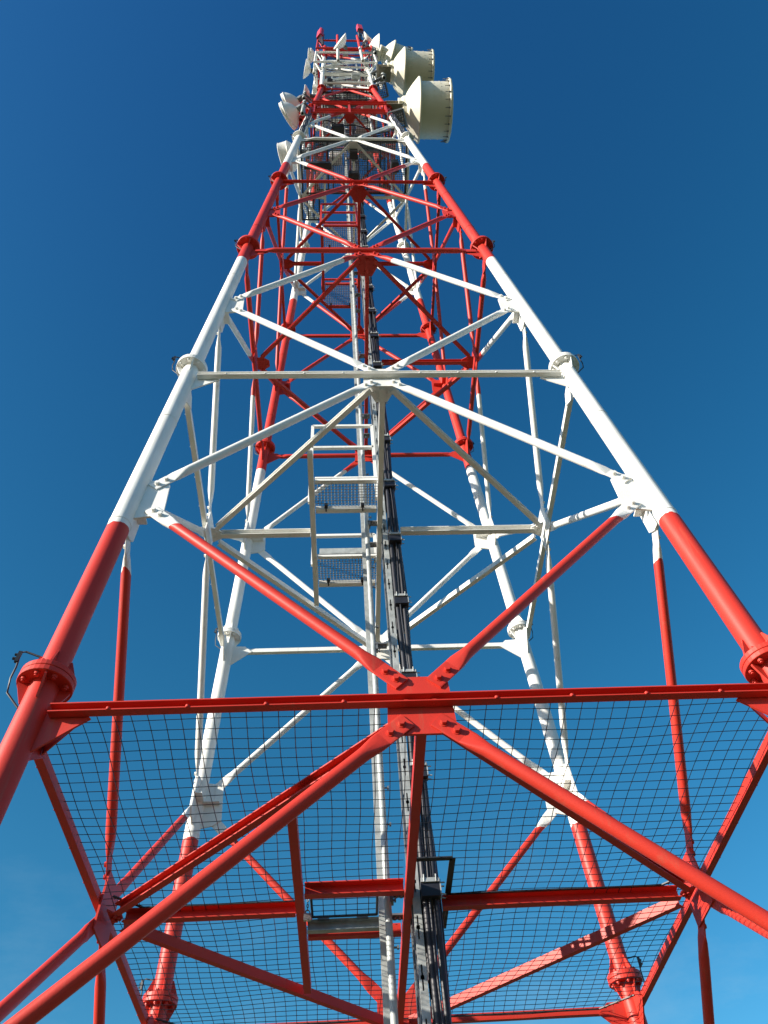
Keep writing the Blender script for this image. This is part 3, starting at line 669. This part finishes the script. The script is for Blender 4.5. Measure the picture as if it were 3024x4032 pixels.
# panel antennas with cables
def panel(c, z0, z1, hw, hd, ax, lb):
    t = thing('panel_antenna', (c[0], c[1], z0), lb, 'panel antenna', 'red panel antennas on the mast top')
    a = V((*ax, 0)).normalized(); b = V((-a.y, a.x, 0)); c = V((*c, 0))
    m = MB(); pr = [(-hw, -hd), (hw, -hd), (hw, hd * 0.4), (hw * 0.75, hd), (-hw * 0.75, hd), (-hw, hd * 0.4)]
    m.beam(c + V((0, 0, z0)), c + V((0, 0, z1)), pr, b, a); m.obj('housing', PANM, t)
    p = MB(); q = c - a * (hd + 0.14); p.pipe(q + V((0, 0, z0 - 1.8)), q + V((0, 0, z1)), 0.04); p.obj('mount_pipe', GALD, t)
    for j in range(5):
        k = MB(); s_ = (j - 2) * hw * 0.35; p0 = c + b * s_ + V((0, 0, z0))
        k.tube(p0, p0 - V((0, 0, 0.09)), 0.022, 8)
        k.poly([p0 - V((0, 0, 0.09)), p0 - V((0, 0, 0.45)) - a * 0.02, c - a * (hd + 0.07) + b * s_ * 0.5 + V((0, 0, z0 - 0.95)), c - a * (hd + 0.1) + b * s_ * 0.4 + V((0, 0, z0 - 2.1))], 0.016, 6)
        k.obj('jumper_cable', BLK, t)
panel((-1.17, -1.36), 41.3, 44.3, 0.17, 0.10, (-0.75, -0.65), 'red panel antenna standing at the left corner of the mast top')
panel((0.86, -1.52), 43.0, 45.2, 0.15, 0.10, (0.2, -1.0), 'red panel antenna with black cables at the right of the mast top')
m = MB(); m.pipe((1.02, -1.22, 38.5), (1.02, -1.30, 45), 0.045); tag(m.obj('mounting_pipe', GALD), 'dark mounting pipe behind the right hand red panel antenna', 'pipe')

# small gratings near the right leg
def grating(c, ux, uy, lb):
    t = thing('cable_grating', c, lb, 'grating', 'small grey gratings by the drum mounts')
    c = V(c); ux = V(ux); uy = V(uy); m = MB(); m.grid(c, ux.normalized(), uy.normalized(), ux.length, uy.length, 0.065, 0.012); m.obj('bars', GALD, t)
    m = MB(); q = [c, c + ux, c + ux + uy, c + uy]
    for k in range(4): m.tube(q[k], q[(k + 1) % 4], 0.03, 4)
    m.obj('frame', GALD, t)
grating((1.06, -1.27, 21.6), (0.42, -0.12, 0), (0.13, 0.46, 0), 'lower grey grating beside the front right leg, under the lowest drum')
grating((0.94, -1.02, 28.6), (0.42, -0.12, 0), (0.13, 0.46, 0), 'upper grey grating beside the front right leg, under the middle drum')
# more steel in the mast top: doubled beams and inner rails
for z, yo in ((29.0, -0.99), (29.5, -0.96), (31.2, -0.97), (31.8, -0.95), (33.6, -0.96), (35.3, -0.95), (39.3, -0.95), (39.9, -0.96)):
    m = MB(); m.beam((-0.86, yo, z), (0.86, yo, z), channel(0.06, 0.06, 0.008), (0, -1, 0), (0, 0, 1)); m.obj('mast_beam', PAINT, tower)
    m = MB(); m.beam((-0.80, 0.35, z + 0.3), (0.80, 0.35, z + 0.3), channel(0.06, 0.06, 0.008), (0, -1, 0), (0, 0, 1)); m.obj('mast_beam', PAINT, tower)
for z in (34.0, 36.8, 38.6):
    for y in (-0.5, 0.1):
        m = MB(); m.tube((-0.9, y, z), (0.9, y + 0.1, z), 0.035, 8); m.obj('mast_beam', PAINT, tower)
for x, z0, z1, lb in ((-0.62, 21.2, 24.6, 'grey vertical conduit pipe at the left inside the red antenna level'), (0.62, 21.0, 24.8, 'grey vertical conduit pipe at the right inside the red antenna level'),
                      (-0.55, 28.5, 34.0, 'grey vertical conduit pipe at the left inside the white mast'), (0.5, 28.5, 36.0, 'grey vertical conduit pipe at the right inside the white mast')):
    m = MB(); m.pipe((x, -0.86, z0), (x, -0.80, z1), 0.04); tag(m.obj('conduit_pipe', GALV), lb, 'pipe', 'conduit pipes inside the tower top')
rng = random.Random(3)
LOOPS = ['sagging black cable hanging across the front of the white mast', 'black cable loop below the white antenna frame', 'black cable hanging inside the red mast top', 'black cable slung along the red antenna level floor',
         'black cable drooping under the mast foot floor', 'black cable dangling by the right mast leg', 'black cable dangling by the left mast leg', 'short black cable loop under the front mesh floor']
for k, (p0, p1, sag) in enumerate((((-0.8, -1.0, 32.9), (0.75, -1.0, 32.6), 0.35), ((-0.3, -1.3, 33.0), (0.85, -1.0, 31.6), 0.6), ((-0.7, -0.9, 38.6), (0.7, -0.7, 39.0), 0.5), ((-0.9, -0.9, 22.6), (0.9, -0.7, 22.5), 0.2),
                                   ((-0.7, -0.8, 27.9), (0.8, -0.6, 27.8), 0.4), ((1.0, -0.95, 30.6), (1.5, -1.0, 30.2), 0.7), ((-1.0, -0.9, 31.0), (-1.4, -0.8, 33.6), 0.4), ((-0.9, -0.9, 17.3), (-0.1, -0.6, 16.8), 0.35))):
    p0 = V(p0); p1 = V(p1); m = MB()
    m.poly([p0.lerp(p1, j / 14) - V((0, 0, sag * math.sin(math.pi * j / 14))) + V((0, 0.03 * math.sin(j + k), 0)) for j in range(15)], 0.017, 6)
    tag(m.obj('hanging_cable', BLK), LOOPS[k], 'cable', 'loose black cables in the tower top')
# dark equipment on the floors
def unit(c, h, lb, mt=DARK, name='radio_unit'):
    t = thing(name, c, lb, 'radio unit', 'equipment boxes inside the tower')
    c = V(c); m = MB(); m.box(c, h)
    for k in range(5): m.box(c + V((0, -h[1] - 0.012, -h[2] + h[2] * 2 * (k + 0.5) / 5)), (h[0] * 0.9, 0.012, 0.012))
    m.obj('housing', mt, t)
    b = MB(); b.box(c + V((0, h[1] + 0.02, 0)), (h[0] * 0.5, 0.02, h[2] * 1.1)); b.obj('bracket', GALD, t)
UN = [((0.0, -1.05, 17.35), (0.10, 0.08, 0.16), 'black box right behind the white front junction plate'), ((-0.02, -0.75, 16.4), (0.12, 0.10, 0.14), 'black box on the centre beam below the front mesh floor'),
      ((-0.85, -0.95, 16.6), (0.32, 0.06, 0.07), 'long black box at the left under the front mesh floor'), ((0.95, -0.95, 16.6), (0.09, 0.10, 0.15), 'black box at the right under the front mesh floor'),
      ((-0.45, 0.30, 23.3), (0.2, 0.12, 0.3), 'grey box on the red level mesh floor left of the ladder'), ((0.5, 0.1, 23.3), (0.22, 0.14, 0.3), 'grey box on the red level mesh floor right of the cables'),
      ((0.35, -0.5, 23.25), (0.16, 0.1, 0.25), 'white box near the front of the red level floor'), ((-0.5, -0.4, 28.6), (0.2, 0.12, 0.3), 'white box at the left on the mast foot floor'),
      ((0.45, -0.35, 28.6), (0.2, 0.12, 0.3), 'grey box at the right on the mast foot floor'), ((0.3, 0.4, 33.4), (0.2, 0.15, 0.3), 'grey box on the floor halfway up the mast')]
for k, (c, h, lb) in enumerate(UN): unit(c, h, lb, DARK if k < 4 else (GALV if k % 2 else WHTM))
# horizontal cable trays near the equipment levels
def htray(p0, p1, lb, wdt=0.12):
    p0 = V(p0); p1 = V(p1); d = (p1 - p0).normalized(); s_ = d.cross(V((0, 0, 1))).normalized(); t = thing('cable_tray', (p0 + p1) / 2, lb, 'cable tray', 'flat dark cable trays inside the tower')
    for sg in (-1, 1):
        m = MB(); m.beam(p0 + s_ * wdt * sg, p1 + s_ * wdt * sg, channel(0.05, 0.03, 0.005), s_ * -sg, (0, 0, 1)); m.obj('rail', GALD, t)
    m = MB(); n = int((p1 - p0).length / 0.25)
    for k in range(n + 1): q = p0.lerp(p1, k / n); m.box(q, (0.015, wdt, 0.012), d, s_)
    m.obj('rungs', GALD, t)
    for k in range(3):
        m = MB(); m.poly([p0.lerp(p1, j / 12) + s_ * (0.06 * (k - 1)) + V((0, 0, 0.04 + 0.012 * math.sin(j * 2.2 + k))) for j in range(13)], 0.016, 6); m.obj('cable', BLK, t)
htray((-0.95, -1.13, 17.9), (1.05, -1.13, 17.9), 'dark cable tray just above the white front beam under the antennas')
htray((-0.9, -0.55, 20.9), (1.1, -0.85, 20.9), 'slanting dark cable tray under the red antenna level')
htray((-0.8, -0.55, 28.0), (0.8, -0.55, 28.0), 'cable tray under the mast foot floor')
htray((-0.8, 0.1, 26.2), (0.9, 0.1, 26.2), 'cable tray between the red level and the mast foot')
htray((-0.8, -0.3, 31.2), (0.8, -0.3, 31.2), 'cable tray inside the lower white mast')
htray((-0.8, -0.5, 35.2), (0.8, -0.5, 35.2), 'cable tray inside the upper white mast')
# cable bunches strapped to the front legs between levels E and F
for sx, nm in ((-1, 'left'), (1, 'right')):
    m = MB()
    for k in range(4):
        pts = []
        for j in range(16):
            z = 18.1 + j * 0.22; w = wid(z); a = 0.9 + k * 0.35
            pts.append((sx * (w - 0.115 * math.cos(a) - 0.01), -w + 0.0 - 0.115 * math.sin(a) * (1 if k < 3 else 0.2) + 0.02 * math.sin(j * 1.3 + k), z))
        m.poly(pts, 0.017, 6)
    for z in (18.5, 19.1, 19.7, 20.4):
        w = wid(z); m.lathe((sx * w, -w, z), (-sx * KT, KT, 1), [(0.104, -0.012), (0.108, -0.012), (0.108, 0.012), (0.104, 0.012)], 20)
    tag(m.obj('cable_bunch', BLK), 'bunch of thin black cables strapped to the upper front %s leg' % nm, 'cable bunch', 'cable bunches strapped to the legs')

for k, (c, h, lb) in enumerate((((-0.45, -1.02, 34.6), (0.13, 0.07, 0.22), 'white box on the front of the upper mast at the left'), ((0.35, -1.03, 30.6), (0.16, 0.07, 0.2), 'grey box on the front of the lower white mast'),
        ((0.05, -1.02, 37.6), (0.12, 0.08, 0.2), 'grey box on the red mast just above the white band'), ((-0.62, -1.0, 29.4), (0.10, 0.07, 0.25), 'dark box beside the left mast foot flange'),
        ((0.85, -1.12, 33.9), (0.10, 0.08, 0.22), 'grey box by the right leg under the white frame'), ((-1.2, -0.6, 30.2), (0.08, 0.16, 0.3), 'white box outside the left side of the white mast'),
        ((0.55, -0.95, 24.6), (0.14, 0.08, 0.25), 'grey box on the right of the red antenna level'), ((-0.35, -0.9, 21.2), (0.16, 0.10, 0.2), 'dark box hanging under the red antenna level'))):
    unit(c, h, lb, (WHTM, GALV, GALV, DARK, GALV, WHTM, GALV, DARK)[k])
for x, y, z0, z1, lb in ((-1.27, -0.5, 28.6, 33.4, 'long white mounting pipe on the left side of the mast foot'), (-1.27, -0.95, 32.0, 37.0, 'white mounting pipe holding the left dishes beside the mast'),
                         (1.27, -0.55, 32.2, 37.0, 'white mounting pipe on the right side of the upper mast'), (1.25, -0.95, 37.3, 41.2, 'red mounting pipe on the right of the mast top')):
    m = MB(); m.pipe((x, y, z0), (x, y, z1), 0.05); tag(m.obj('mounting_pipe', PAINT), lb, 'pipe', 'side mounting pipes of the mast')
